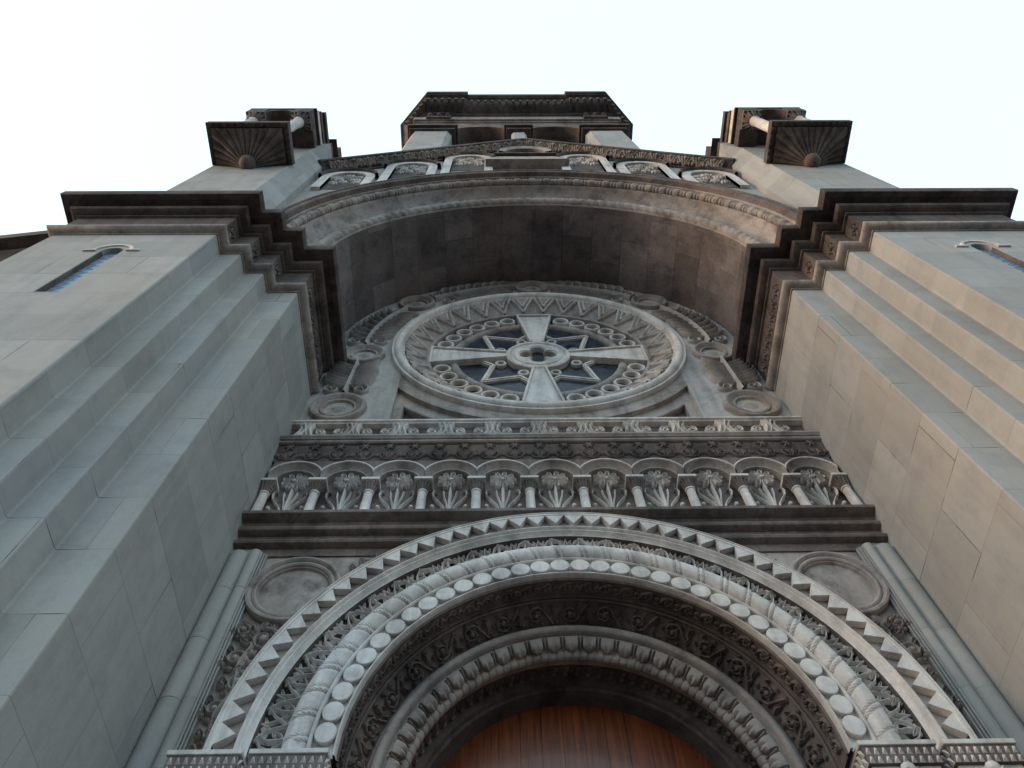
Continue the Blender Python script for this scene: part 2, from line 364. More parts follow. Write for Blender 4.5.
# corner spandrels under the rose
mb = MB(); arcsweep(mb, [(3.15, .104), (3.50, .104), (3.52, .11), (3.52, .22)], ZR, 140, a0=-178, a1=182)
mb.build('circular_frame', MID, rw)
mb = MB(); arcsweep(mb, [(3.50, .22), (3.76, .22), (3.78, .24), (3.78, .36)], ZR, 140, a0=-178, a1=182)
for sx in (-1, 1): mb.box(sx*2.69, sx*2.86, .215, .40, 13.2, 15.2)
mb.build('spandrel_frame', MID, rw)
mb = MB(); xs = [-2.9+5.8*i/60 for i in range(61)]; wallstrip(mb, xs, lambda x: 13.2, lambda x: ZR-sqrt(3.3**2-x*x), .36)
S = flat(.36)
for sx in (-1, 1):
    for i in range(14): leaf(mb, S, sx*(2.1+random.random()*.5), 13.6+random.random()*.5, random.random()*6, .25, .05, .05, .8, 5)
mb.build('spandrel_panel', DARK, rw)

# ---------------------------------------------------------------- rose window
mb = MB()
ringp = [(3.22, .2), (3.22, .03), (3.205, .0), (3.17, .0), (3.165, .012), (3.155, .012), (3.145, -.02), (3.11, -.055), (3.06, -.065), (3.01, -.045), (2.98, -.005), (2.97, .03), (2.955, .03), (2.95, .05), (2.935, .055), (2.93, .08)]
arcsweep(mb, ringp, ZR, 180, a0=-180, a1=180)
rose = mb.build('rose_window', LITE, church, smooth=45, label='round tracery window with flared cross and eight-pointed star')
YT = .36
mb = MB(); arcsweep(mb, [(2.93, .07), (2.50, YT-.05), (2.485, YT-.07), (2.45, YT-.08), (2.41, YT-.06), (2.40, YT+.12)], ZR, 160, a0=-180, a1=180); zb = mb.build('zigzag_ground', MID, rose, smooth=30); mb = MB()
vl = hypot(.43, YT-.12); eR, eY = -.43/vl, (YT-.12)/vl
def S(u, v, h):
    r = 2.93+eR*v-h*eY; return (r*cos(u/2.65), .07+eY*v+h*eR, ZR+r*sin(u/2.65))
P32 = 2*pi*2.65/32
for k in range(32):
    u = P32*(k+.5)
    ridge(mb, S, [(u-P32*.47, .0), (u-P32*.235, vl*.47), (u, vl*.94)], .030, .075); ridge(mb, S, [(u+P32*.47, .0), (u+P32*.235, vl*.47), (u, vl*.94)], .030, .075)
    ridge(mb, S, [(u-P32*.25, .0), (u-P32*.12, vl*.27), (u, vl*.54)], .024, .06); ridge(mb, S, [(u+P32*.25, .0), (u+P32*.12, vl*.27), (u, vl*.54)], .024, .06)
mb.build('zigzag_band', LITE, rose, smooth=30)
for q in range(4):
    for k in range(6):
        mb = MB(); a = pi/2*q+radians(12+5.5+11*k); cx, cz = 2.20*cos(a), ZR+2.20*sin(a)
        rows = []
        for i in range(18):
            b = 2*pi*i/18; rows.append([(cx+r*cos(b), y, cz+r*sin(b)) for r, y in ((.20, YT+.10), (.20, YT+.0), (.185, YT-.02), (.155, YT-.02), (.14, YT+.0), (.14, YT+.10))])
        mb.grid(rows, closed_u=True)
        mb.build('bead_ring', LITE, rose, smooth=40)
mb = MB(); arcsweep(mb, roundprof(1.89, YT+.09, .10, 12, 0, -180)+[(1.785, YT+.2)], ZR, 120, a0=-180, a1=180)
arcsweep(mb, [(2.015, YT+.2), (2.015, YT+.06), (1.99, YT+.06)], ZR, 120, a0=-180, a1=180)
mb.build('inner_ring', MID, rose, smooth=50)
mb = MB()
n = 8; tips = []
for k in range(16):
    a = 2*pi*k/16; r = (1.70 if k % 4 == 2 else 1.5) if k % 2 == 0 else 1.08
    a += 0 if k % 2 == 0 else 0
    tips.append((r*cos(a), r*sin(a)))
def bar(mb, a, b, w, y0, y1):
    dx, dz = b[0]-a[0], b[1]-a[1]; l = hypot(dx, dz); nx, nz = -dz/l*w, dx/l*w; ex, ez = dx/l*w*.6, dz/l*w*.6
    mb.plate([(a[0]-nx-ex, ZR+a[1]-nz-ez), (b[0]-nx+ex, ZR+b[1]-nz+ez), (b[0]+nx+ex, ZR+b[1]+nz+ez), (a[0]+nx-ex, ZR+a[1]+nz-ez)], y0, y1)
for k in range(16):
    a, b = tips[k], tips[(k+1) % 16]
    dy = .0015*(k % 2)
    bar(mb, a, b, .055, YT+.03+dy, YT+.09); 
    bar(mb, a, b, .022, YT+.005+dy, YT+.03)
for k in range(8):
    a = 2*pi*(k+.5)/8; cx, cz = .90*cos(a), ZR+.90*sin(a); rows = []
    for i in range(16):
        b = 2*pi*i/16; rows.append([(cx+r*cos(b), y, cz+r*sin(b)) for r, y in ((.13, YT+.14), (.13, YT+.02), (.11, YT), (.09, YT), (.075, YT+.02), (.075, YT+.14))])
    mb.grid(rows, closed_u=True)
mb.build('star_tracery', LITE, rose, smooth=30)
for k in range(4):
    a = pi/2*k; mb = MB()
    P = lambda r, w: (r*cos(a)-w*sin(a), ZR+r*sin(a)+w*cos(a))
    mb.plate([P(.6, -.14), P(2.44, -.45), P(2.44, .45), P(.6, .14)], YT-.03, YT+.085)
    for A, B in (((.70, -.13), (2.40, -.415)), ((.70, .13), (2.40, .415)), ((2.38, -.41), (2.38, .41))):
        p, q = P(*A), P(*B); dx, dz = q[0]-p[0], q[1]-p[1]; l = hypot(dx, dz); nx, nz = -dz/l*.026, dx/l*.026
        mb.plate([(p[0]-nx, p[1]-nz), (q[0]-nx, q[1]-nz), (q[0]+nx, q[1]+nz), (p[0]+nx, p[1]+nz)], YT-.075-(.002 if A[1] > 0 else .004 if A[0] > 2 else 0), YT-.03)
    mb.build('cross_arm', LITE, rose, smooth=0, bevel=.006)
mb = MB(); rows = []
for i in range(128):
    a = 2*pi*i/128; best = .05
    for k in range(4):
        b = pi/2*k; d = .24; rr = .165; disc = rr*rr-(d*sin(a-b))**2
        if disc > 0 and cos(a-b) > 0: best = max(best, d*cos(a-b)+sqrt(disc))
    best = max(best, .17)
    prof = [(.72, YT+.10), (.72, YT-.04), (.69, YT-.06), (.63, YT-.06), (.60, YT-.03), (.56, YT-.03), (.545, YT-.05), (.50, YT-.06), (best+.05, YT-.06), (best+.035, YT-.04), (best+.01, YT-.03), (best, YT+.09)]
    rows.append([(r*cos(a), y, ZR+r*sin(a)) for r, y in prof])
mb.grid(rows, closed_u=True); mb.build('hub', LITE, rose, smooth=35)
mb = MB(); mb.lathe(0, 0, [(2.5, YT+.09), (.01, YT+.09)], 64, 'y', ZR)
mb.build('glass', GLASS, rose)

# ---------------------------------------------------------------- medallions and palms
def medallion(x, z, r, y, name='medallion', m=MID, deep=.06, label=None):
    mb = MB(); k = r/.55
    mb.lathe(x, 0, [(r, y+.03), (r, y-.07), (r-.02*k, y-.10), (r-.06*k, y-.11), (r-.10*k, y-.095), (r-.14*k, y-.04), (r-.19*k, y-.02), (r-.20*k, y-.05), (r-.24*k, y-.05), (r-.26*k, y-.02), (r-.27*k, y+deep*.2), (.1, y+deep*.2-.015), (.005, y+deep*.2-.018)], 48, 'y', z)
    return mb.build(name, m, church, smooth=40, label=label)
meds = [(3.86, 14.22, .53), (3.76, 16.66, .45), (2.93, 19.84, .46)]
for s in (-1, 1):
    for x, z, r in meds: medallion(s*x, z, r, YW)
medallion(0.0, 21.02, .45, YW)
def trackpt(s, q):     # q: 0 bottom .. along the left margin, returns x,z,dx,dz
    L1 = ZR-14.22
    if q < L1: return (-3.86+.06*q/L1, 14.22+q, 0.02, 1)
    a = (q-L1)/3.81; return (-3.80*cos(a), ZR+3.80*sin(a), sin(a), cos(a))
def spray(s, q0, q1, w):
    mb = MB()
    def S(u, v, h):       # u along, v across (outwards +)
        x, z, dx, dz = trackpt(s, u); l = hypot(dx, dz); dx /= l; dz /= l
        return (s*-1*(x-dz*v), YW-h, z+dx*v)
    nn = 8; L = q1-q0
    ridge(mb, S, [(q0+L*i/14, 0) for i in range(15)], lambda t: .05-.015*t, .15)
    for d in (-1, 1):
        ww = w if d == 1 else w*.95
        for i in range(nn):
            u = q0+.36+(L-.52)*(i/nn)
            wv = random.uniform(.92, 1.08)
            ridge(mb, S, arcpts(u, d*.03, d*1.75, ww*(1.5-.3*i/nn)*wv, -d*1.9, 10), lambda t: .027*(1.2-t), lambda t: .09+.07*sin(pi*t))
        # volute at the base
        ridge(mb, S, [(q0+.48, d*.03), (q0+.38, d*.06), (q0+.33, d*.12)]+spiral(q0+.22, d*.27, .20, d*-pi*.35 if d > 0 else pi*.35, 1.45, d*1, 28, .2), lambda t: .030-.008*t, .09)
    sp = mb.build('palm_spray', WALLM, church, smooth=50)
    mb = MB(); mb.grid([[S(q0+L*(.12+.86*i/20), v*(.6+.4*sin(pi*i/20)), .006) for v in (-w*.80, 0, w*.98)] for i in range(21)]); mb.build('spray_gap_shade', DARK, sp)  # dark sheet paints the shaded gaps between palm leaves
    return sp
L1 = ZR-14.22; arc = lambda x, z: L1+3.8*atan2(z-ZR, x)
for s in (-1, 1):
    spray(s, .52, 2.05, .50)
    spray(s, 2.90, arc(2.93, 19.84)-.48, .50)
    spray(s, arc(2.93, 19.84)+.46, arc(.001, 21)-.45, .48)

# ---------------------------------------------------------------- parapet, ledge, frieze, arcade
PX0 = -.17
mb = MB()
runsweep(mb, [(4.5, .0), (-4.5, .0)], [(-.2, 13.50), (.05, 13.50), (.085, 13.48), (.085, 13.44), (.05, 13.42), (.045, 13.40), (-.12, 13.38)], -1)
par = mb.build('parapet', LITE, church, smooth=30)
mb = MB(); mb.box(-4.5, 4.5, .06, .3, 12.6, 13.4); mb.build('parapet_wall', DARK, par, smooth=0)
for k in range(11):
    x = PX0+.81*(k-5); mb = MB(); S = flat(.06)
    for d in (-1, 1):
        groove_leaf(mb, S, [(x+d*.035, 13.20), (x+d*.045, 13.28), (x+d*.09, 13.39)], .065, .14); groove_leaf(mb, S, [(x+d*.035, 13.22), (x+d*.05, 13.12), (x+d*.13, 12.92)], .07, .14)
    mb.build('parapet_leaf', LITE, par, smooth=50)
    for d in (-1, 1):
        if abs(x+.405+d*.2) > 4.3: continue
        mb = MB(); xx = x+.405+d*.17
        ridge(mb, S, spiral(xx, 13.18, .10, pi/2, 1.3, d, 16), lambda t: .028, .08)
        leaf(mb, S, xx-d*.08, 13.05, pi/2-d*1.0, .22, .04, .08, -d*.9, 6); leaf(mb, S, xx, 13.32, -pi/2+d*1.2, .16, .03, .07, d*.9, 6)
        mb.build('parapet_curl', LITE, par, smooth=50)
mb = MB()
runsweep(mb, [(4.5, 0), (-4.5, 0)], [(-.2, 12.76), (.15, 12.75), (.20, 12.74), (.225, 12.71), (.225, 12.67), (.20, 12.65), (.19, 12.63), (.16, 12.625), (.175, 12.60), (.175, 12.57), (.15, 12.55), (.10, 12.55)], -1)
led = mb.build('ledge', MID, church, smooth=30)
mb = MB(); rows = []
pf = [(.10, 12.55), (.125, 12.50), (.11, 12.40), (.085, 12.25), (.08, 12.10)]
runsweep(mb, [(4.5, 0), (-4.5, 0)], pf, -1)
fz = mb.build('frieze', DARK, church, smooth=50)
for k in range(22):
    x = -4.29+.4086*k; mb = MB()
    dome(mb, flat(-.112), x, 12.46, .04, .04, 10)
    for j in range(6): leaf(mb, flat(-.108), x, 12.46, 2*pi*j/6, .10, .026, .045, .3, 4, False)
    mb.build('rosette', BROWN, fz, smooth=50)
    mb = MB(); S = flat(-.085)
    ridge(mb, S, [(x-.19, 12.28), (x-.1, 12.14), (x, 12.12), (x+.1, 12.14), (x+.19, 12.28)], .016, .035)
    for d in (-1, 1):
        ridge(mb, S, spiral(x+d*.10, 12.24, .08, pi/2, 1.4, d, 16), .018, .045)
        leaf(mb, S, x+d*.02, 12.16, pi/2-d*.3, .2, .026, .045, -d*.8, 5, False); leaf(mb, S, x+d*.16, 12.20, pi/2-d*.8, .14, .022, .04, -d*.8, 5, False)
    mb.build('scroll_relief', BROWN, fz, smooth=50)
# arcade
YB = .10
mb = MB(); mb.box(-4.5, 4.5, YB, .3, 10.5, 12.3)
arcd = mb.build('arcade', BROWN, church, smooth=0, label='blind arcade of eleven round arches with carved flowers')
BAY = .81; ZA = 11.60
xs_c = [-.405-BAY*i for i in range(5)]+[.405+BAY*i for i in range(5)]+[-4.40, 4.40]
for k in range(11):
  xc = BAY*(k-5); mb = MB()
  # front wall of the arch: between springing and 12.12 outside R .46, moulded inwards
  RO, RI = .47, .325
  a_lim = math.acos(min(1, .405/RO))
  rows = []
  for (prof, nm, mt) in (([(RO, -.08), (RO, -.105), (RO-.008, -.115), (RO-.028, -.115), (RO-.034, -.10), (RO-.036, -.08)], 'arch_fillet', LITE), ([(RO-.035, -.10), (RO-.05, -.065), (RO-.09, -.02), (RO-.115, -.0), (RO-.12, -.015), (RI, -.015), (RI, YB+.02)], 'arch', MID)):
    rows = []; mb = MB()
    for i in range(29):
        a = pi-pi*i/28; row = []
        for r, y in prof:
            x = r*cos(a); z = r*sin(a); x = max(-.404, min(.404, x)); row.append((xc+max(-4.5-xc, min(4.5-xc, x)), y, ZA+z))
        rows.append(row)
    mb.grid(rows)
    mb.build(nm, mt, arcd, smooth=40)
  if 1:
    mb = MB(); xs = [xc-.405+.81*i/20 for i in range(21)]
    wallstrip(mb, xs, lambda x: ZA+sqrt(max(0, RO*RO-(x-xc)**2)), lambda x: 12.14, -.08)
    mb.build('spandrel', BROWN, arcd, smooth=0)
    mb = MB(); S = flat(YB)
    rosette(mb, S, xc, 11.69, .205, .085, 9)
    ridge(mb, S, [(xc, 10.70), (xc, 11.1), (xc, 11.5)], .028, .07)
    for d in (-1, 1):
        ridge(mb, S, [(xc+d*.015, 10.66), (xc+d*.04, 10.85), (xc+d*.09, 11.02), (xc+d*.17, 11.15), (xc+d*.24, 11.24), (xc+d*.265, 11.34), (xc+d*.235, 11.42), (xc+d*.20, 11.38)], lambda t: .022*(1-.3*t), .07)
        ridge(mb, S, [(xc+d*.03, 10.80), (xc+d*.06, 10.95), (xc+d*.13, 11.08), (xc+d*.20, 11.16)], .014, .05)
        ridge(mb, S, [(xc+d*.015, 10.95), (xc+d*.05, 11.15), (xc+d*.09, 11.3), (xc+d*.10, 11.42)], lambda t: .016, .055)
        ridge(mb, S, [(xc+d*.02, 10.62), (xc+d*.08, 10.80), (xc+d*.16, 10.90), (xc+d*.24, 10.90), (xc+d*.27, 10.82), (xc+d*.23, 10.76)], .018, .06)
        dome(mb, S, xc+d*.25, 11.02, .036, .07, 10); dome(mb, S, xc+d*.17, 10.72, .040, .07, 10)
  mb.build('flower_relief', LITE, arcd, smooth=50)
for x in xs_c:
    mb = MB(); mb.lathe(x, -.03, [(.105, 10.60), (.105, 10.64), (.085, 10.66), (.095, 10.70), (.072, 10.73), (.070, 11.0), (.066, 11.22), (.08, 11.23), (.08, 11.255), (.065, 11.26)], 20)
    mb.build('column', LITE, arcd, smooth=50)
    mb = MB(); mb.lathe(x, -.03, [(.06, 11.25), (.07, 11.32), (.085, 11.42), (.10, 11.47), (.05, 11.48)], 16)
    for j in range(12):
        a = 2*pi*j/12
        Sc = lambda u, v, h, x=x: (x+(.068+(v-11.25)*.12+h)*cos(u), -.03+(.068+(v-11.25)*.12+h)*sin(u), v)
        ridge(mb, Sc, [(a, 11.26), (a, 11.36), (a, 11.46)], .13, lambda t: .01+.018*t)
        dome(mb, Sc, a, 11.44, .17, .03, 6, rv=.03)
    xa, xb = max(-4.5, x-.14), min(4.5, x+.14)
    mb.build('capital', BROWN, arcd, smooth=30)
    mb = MB(); mb.box(xa, xb, -.145, .12, 11.48, 11.54); mb.build('column_abacus', LITE, arcd, smooth=0, bevel=.008)
# string course / shelf under the arcade
mb = MB()
runsweep(mb, [(4.5, 0), (-4.5, 0)], [(-.15, 10.63), (.185, 10.625), (.195, 10.61), (.195, 10.55), (.18, 10.54), (.05, 10.50), (.03, 10.46), (.04, 10.42), (.07, 10.405), (.092, 10.37), (.095, 10.34), (.08, 10.31), (.05, 10.295), (-.02, 10.28), (-.03, 10.17), (.01, 10.16), (.045, 10.14), (.055, 10.11), (.04, 10.075), (.0, 10.06), (-.06, 10.05), (-.06, 9.9)], -1)
mb.build('string_course', BROWN, church, smooth=35)

# ---------------------------------------------------------------- portal wall
YP = .05
mb = MB(); xs = [-4.5+9*i/120 for i in range(121)]
wallstrip(mb, xs, lambda x: ZP-.1+sqrt(max(0, 3.5**2-x*x)) if abs(x) < 3.5 else 0, lambda x: 10.0, YP+.034)
pw = mb.build('portal_wall', MID, church, smooth=0)
for s in (-1, 1):
    mb = MB()
    mb.lathe(s*4.37, .09, [(.14, 0), (.14, 9.92)], 24); mb.lathe(s*4.15, .03, [(.08, 0), (.08, 9.93)], 24)
    for k, x in enumerate((4.058, 4.03, 4.002)): mb.box(s*(x-.009), s*(x+.009), -.02+.02*k, .06, 0, 9.9)
    mb.box(s*4.23, s*4.5, -.04+.09, .06, 0, 10.04)
    mb.build('frame_column', ASH, pw, smooth=50)
    mb = MB(); y = YP
    mb.lathe(s*3.47, 0, [(.60, y+.01), (.60, y-.05), (.585, y-.075), (.555, y-.08), (.53, y-.06), (.52, y-.035), (.505, y-.05), (.48, y-.055), (.46, y-.04), (.455, y-.015), (.44, y-.01), (.43, y+.03), (.2, y+.02), (.01, y+.02)], 56, 'y', 9.2)
    mb.build('roundel', MID, church, smooth=40, label='large plain stone roundel beside the portal arch')
    mb = MB(); S = flat(YP+.034, s)
    def branch(u, v, r, d, a0):
        scroll(mb, S, u, v, r, d, a0, .030, .08, 1.4, 5)
        for j in range(4):
            a = a0+j*1.57; leaf(mb, S, u+r*.8*cos(a), v+r*.8*sin(a), a+.3, r*.8, .04, .10, d*1.8, 7)
            leaf(mb, S, u+r*.8*cos(a+.6), v+r*.8*sin(a+.6), a+1.0, r*.6, .03, .08, -d*1.8, 6)
    for (u, v, r, d) in ((3.62, 8.35, .20, 1), (3.86, 8.06, .14, -1), (3.74, 7.72, .16, 1), (3.86, 7.36, .13, -1), (3.80, 7.06, .12, 1), (3.86, 6.78, .10, -1), (3.9, 8.5, .10, 1), (3.45, 8.28, .13, -1)):
        branch(u, v, r, d, 1.2 if d > 0 else 4.2)
    ridge(mb, S, [(3.88, 6.55), (3.80, 6.9), (3.84, 7.3), (3.74, 7.6), (3.8, 8.0), (3.72, 8.25)], .035, .09)
    mb.build('foliage_relief', MID, pw, smooth=50)
    mb = MB()
    for (u, v, r, d) in ((2.68, 9.62, .12, 1), (2.50, 9.72, .09, -1)): branch(u, v, r, d, 1.2)
    mb.build('corner_foliage', MID, pw, smooth=50)

# ---------------------------------------------------------------- portal arch
N1 = 176
mb = MB()
base = [(3.60, .06), (3.60, -.44), (3.59, -.465), (3.575, -.47), (3.57, -.455), (3.555, -.455), (3.55, -.47), (3.525, -.47), (3.52, -.462)]
arcsweep(mb, base, ZP, N1, stilt=.11)
arcsweep(mb, [(3.33, -.37), (3.33, -.43), (3.315, -.435), (3.30, -.42), (3.29, -.40), (3.275, -.40), (3.26, -.375), (3.23, -.345), (3.22, -.345)], ZP, N1, stilt=.11)
arch = mb.build('portal_arch', LITE, church, smooth=35, label='deep round arch of carved orders over the door')
mb = MB(); arcsweep(mb, [(3.525, -.36), (3.325, -.375)], ZP, N1, stilt=.11); mb.build('tooth_recess', MID, arch)  # darker stone paints shade into the recess between the teeth
mb = MB(); arcsweep(mb, [(3.222, -.34), (3.22, -.18), (2.93, -.18), (2.90, -.34)], ZP, N1, stilt=.11); mb.build('foliage_hollow', BROWN, arch)  # hollow coloured dark to paint the shade behind the foliage
mb = MB(); NT = 44
for k in range(NT):
    a0, a1 = pi*k/NT, pi*(k+1)/NT; am = (a0+a1)/2
    P = lambda a, r: (r*cos(a), ZP+r*sin(a))
    mb.plate([P(a0, 3.525), P(am, 3.525), P(a1, 3.525), P(am, 3.345)][::-1], -.462, -.37)
mb.build('tooth_band', LITE, arch, smooth=0)
# undercut foliage
mb = MB(); RM = 3.07
S = lambda u, v, h: ((RM+v)*cos(u/RM), -.18-h, ZP+(RM+v)*sin(u/RM))
NF = 28; LEN = pi*RM
for k in range(NF):
    u = LEN*(k+.5)/NF; w = LEN/NF
    jt = lambda a=.03: random.uniform(-a, a)
    ridge(mb, S, [(u, -.15), (u+.02, 0), (u-.01, .12)], .022, .15, .09)
    for j in range(5): a = 2*pi*j/5+jt(.4); leaf(mb, S, u, .085, a, .075, .022, .17, .4, 4, True, .11)
    for d in (-1, 1):
        ridge(mb, S, [(u, -.14), (u+d*w*.2, -.08+jt()), (u+d*w*.42, .04+jt()), (u+d*w*.5, .15)], .015, .12, .07)
        ridge(mb, S, [(u, .13), (u+d*w*.25, .05+jt()), (u+d*w*.5, -.13)], .015, .15, .10)
        leaf(mb, S, u+d*.03, -.05+jt(), d*.4+(pi if d < 0 else 0)+jt(.4), .14, .024, .14, d*.9, 5, True, .09)
        leaf(mb, S, u+d*w*.45, -.12, pi/2+d*.5+jt(.4), .13, .024, .11, d*.9, 5, True, .05); leaf(mb, S, u+d*w*.3, .12, -pi/2+d*.8+jt(.4), .10, .022, .13, d*.9, 5, True, .08)
mb.build('foliage_band', LITE, arch, smooth=50)
# spiral roll
mb = MB()
def roll(s, th):
    f = (s/.30+th/(2*pi)*1.0) % 1
    g = 1.0
    for c, wdt, dp in ((.06, .022, .20), (.28, .020, .17), (.17, .06, -.06)):
        g -= dp*math.exp(-((f-c)/wdt)**2)
    return g
torus(mb, 2.775, -.385, .125, ZP, 1500, 16, .11, roll)
mb.build('twisted_roll', LITE, arch, smooth=60)
mb = MB()
arcsweep(mb, [(2.66, -.36), (2.655, -.445), (2.635, -.455), (2.62, -.44), (2.615, -.385), (2.40, -.385), (2.40, -.435), (2.385, -.44), (2.375, -.42), (2.372, -.36)], ZP, N1, stilt=.11)
mb.build('inner_order', LITE, arch, smooth=35)
mb = MB(); arcsweep(mb, [(2.372, -.362), (2.352, -.35), (2.352, -.335), (2.372, -.325), (2.372, -.11), (2.35, -.10), (2.35, -.08), (2.372, -.05)], ZP, N1, stilt=.11); mb.build('soffit', BROWN, arch, smooth=35)
mb = MB(); ND = 32
S = lambda u, v, h: ((2.51+v)*cos(u/2.51), -.385-h, ZP+(2.51+v)*sin(u/2.51))
for k in range(ND):
    u = pi*2.51*(k+.5)/ND; rows = []
    for j in range(20):
        a = 2*pi*j/20; rows.append([S(u+.119*q*cos(a), .105*q*sin(a)-.002, hh) for q, hh in ((.8, -.01), (.93, .03), (1, .055), (.985, .066), (.93, .072), (.5, .076), (.02, .077))])
    mb.grid(rows, closed_u=True)
mb.build('disc_band', LITE, arch, smooth=35)
# soffit carving
mb = MB(); S = lambda u, v, h: ((2.372-h)*cos(u/2.37), -.22+v, ZP+(2.372-h)*sin(u/2.37))
n = 60
for k in range(n):
    u = pi*2.37*(k+.5)/n; e = 1 if k % 2 else -1
    ridge(mb, S, spiral(u, 0, .062, 0, 1.3, e, 12), .015, .035)
    ridge(mb, S, [(u-.07, e*.07), (u-.03, e*.08), (u+.04, e*.05), (u+.09, -e*.07)], .013, .03)
    leaf(mb, S, u+.04, -.05, .9, .13, .024, .035, .9, 5, False); leaf(mb, S, u-.03, .06, -.9, .12, .024, .035, -.9, 5, False)
mb.build('soffit_relief', BROWN, arch, smooth=50)
mb = MB()
A, B = (2.385, -.05), (2.225, .26)
arcsweep(mb, [(2.372, -.052), (2.35, -.06), (2.335, -.04), (2.345, -.02), (2.36, -.01), A, B, (2.22, .262)], ZP, N1, stilt=.11)
sb = mb.build('scroll_order', BROWN, church, smooth=35, label='dark splayed order of the portal carved with vine scrolls')
mb = MB(); nl = hypot(A[0]-B[0], A[1]-B[1]); dR, dY = (B[0]-A[0])/nl, (B[1]-A[1])/nl; nR, nY = -dY, dR
if nY > 0: nR, nY = -nR, -nY
def S(u, v, h):
    t = .5*nl+v+.02; r = A[0]+dR*t+nR*h; return (r*cos(u/2.3), A[1]+dY*t+nY*h, ZP+r*sin(u/2.3))
n = 17; w = pi*2.3/n
for k in range(n):
    u = w*(k+.5); d = 1 if k % 2 else -1
    scroll(mb, S, u, 0, .115, d, pi if d > 0 else pi, .020, .045, 1.5, 5)
    ridge(mb, S, [(u-w*.5, d*.12), (u-w*.38, d*.05), (u-w*.3, -d*.0)], .02, .04)
    for j in range(5):
        a = 2*pi*j/5; leaf(mb, S, u+.03*cos(a), .03*sin(a), a, .07, .022, .05, .8, 5)
    for e in (-1, 1):
        leaf(mb, S, u+w*.5, 0, e*1.1, .13, .025, .04, e*.9, 5); leaf(mb, S, u+w*.45, e*.08, pi/2*e+.6, .07, .02, .04, .9, 4)
mb.build('vine_scrolls', BROWN, sb, smooth=50)
# inner arch: roll, leaf band, bead roll
mb = MB()
arcsweep(mb, [(2.23, .262), (2.20, .262), (2.19, .235)]+roundprof(2.135, .235, .05, 8, 0, -180)+[(2.08, .25), (2.075, .28), (2.05, .285), (1.96, .40), (1.955, .37), (1.94, .37), (1.94, .42), (1.93, .58), (1.945, .62)], ZP, N1, stilt=.11)
ia = mb.build('inner_arch', MID, church, smooth=35, label='innermost arch with leaf band and bead roll around the door')
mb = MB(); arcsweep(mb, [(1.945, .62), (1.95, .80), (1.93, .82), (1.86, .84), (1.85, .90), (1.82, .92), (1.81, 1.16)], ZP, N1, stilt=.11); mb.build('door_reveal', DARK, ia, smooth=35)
mb = MB()
def S(u, v, h):
    t = .5+v; r = 2.065-.105*t-h*.75; return (r*cos(u/2.02), .285+.115*t-h*.66, ZP+r*sin(u/2.02))
n = 29
for k in range(n):
    u = pi*2.02*(k+.5)/n; w = pi*2.02/n
    rows = []
    for i in range(9):
        t = i/8; ww = w*.40*sqrt(max(.02, 1-(max(0, t-.55)/.46)**2)); hh = .05+.055*sin(pi*t*.9)
        rows.append([S(u+ww*q, -.55+1.15*t, hh*g) for q, g in ((-1, .1), (-.85, .8), (-.4, 1), (0, .8), (.4, 1), (.85, .8), (1, .1))])
    mb.grid(rows)
    ridge(mb, S, [(u+w*.5, -.5), (u+w*.5, .1), (u+w*.5, .6)], lambda t: w*.1*(1.1-t), .06)
mb.build('leaf_band', MID, ia, smooth=50)
mb = MB()
def beads(s, th):
    f = (s/.098+.12*sin(th)) % 1; return .80+.22*(1-abs(2*f-1)**4)
torus(mb, 1.93, .45, .074, ZP, 1100, 12, .11, beads)
mb.build('bead_roll', MID, ia, smooth=60)
mb = MB(); S = lambda u, v, h: ((1.946-h)*cos(u/1.94), .70+v, ZP+(1.946-h)*sin(u/1.94))
n = 44
for k in range(n):
    u = pi*1.94*(k+.5)/n
    leaf(mb, S, u-.05, -.03, .5, .12, .022, .03, .9, 5); dome(mb, S, u, .07, .035, .035, 8); leaf(mb, S, u+.03, .02, -.8, .08, .02, .025, -.9, 5)
mb.build('leaf_soffit', BROWN, ia, smooth=50)
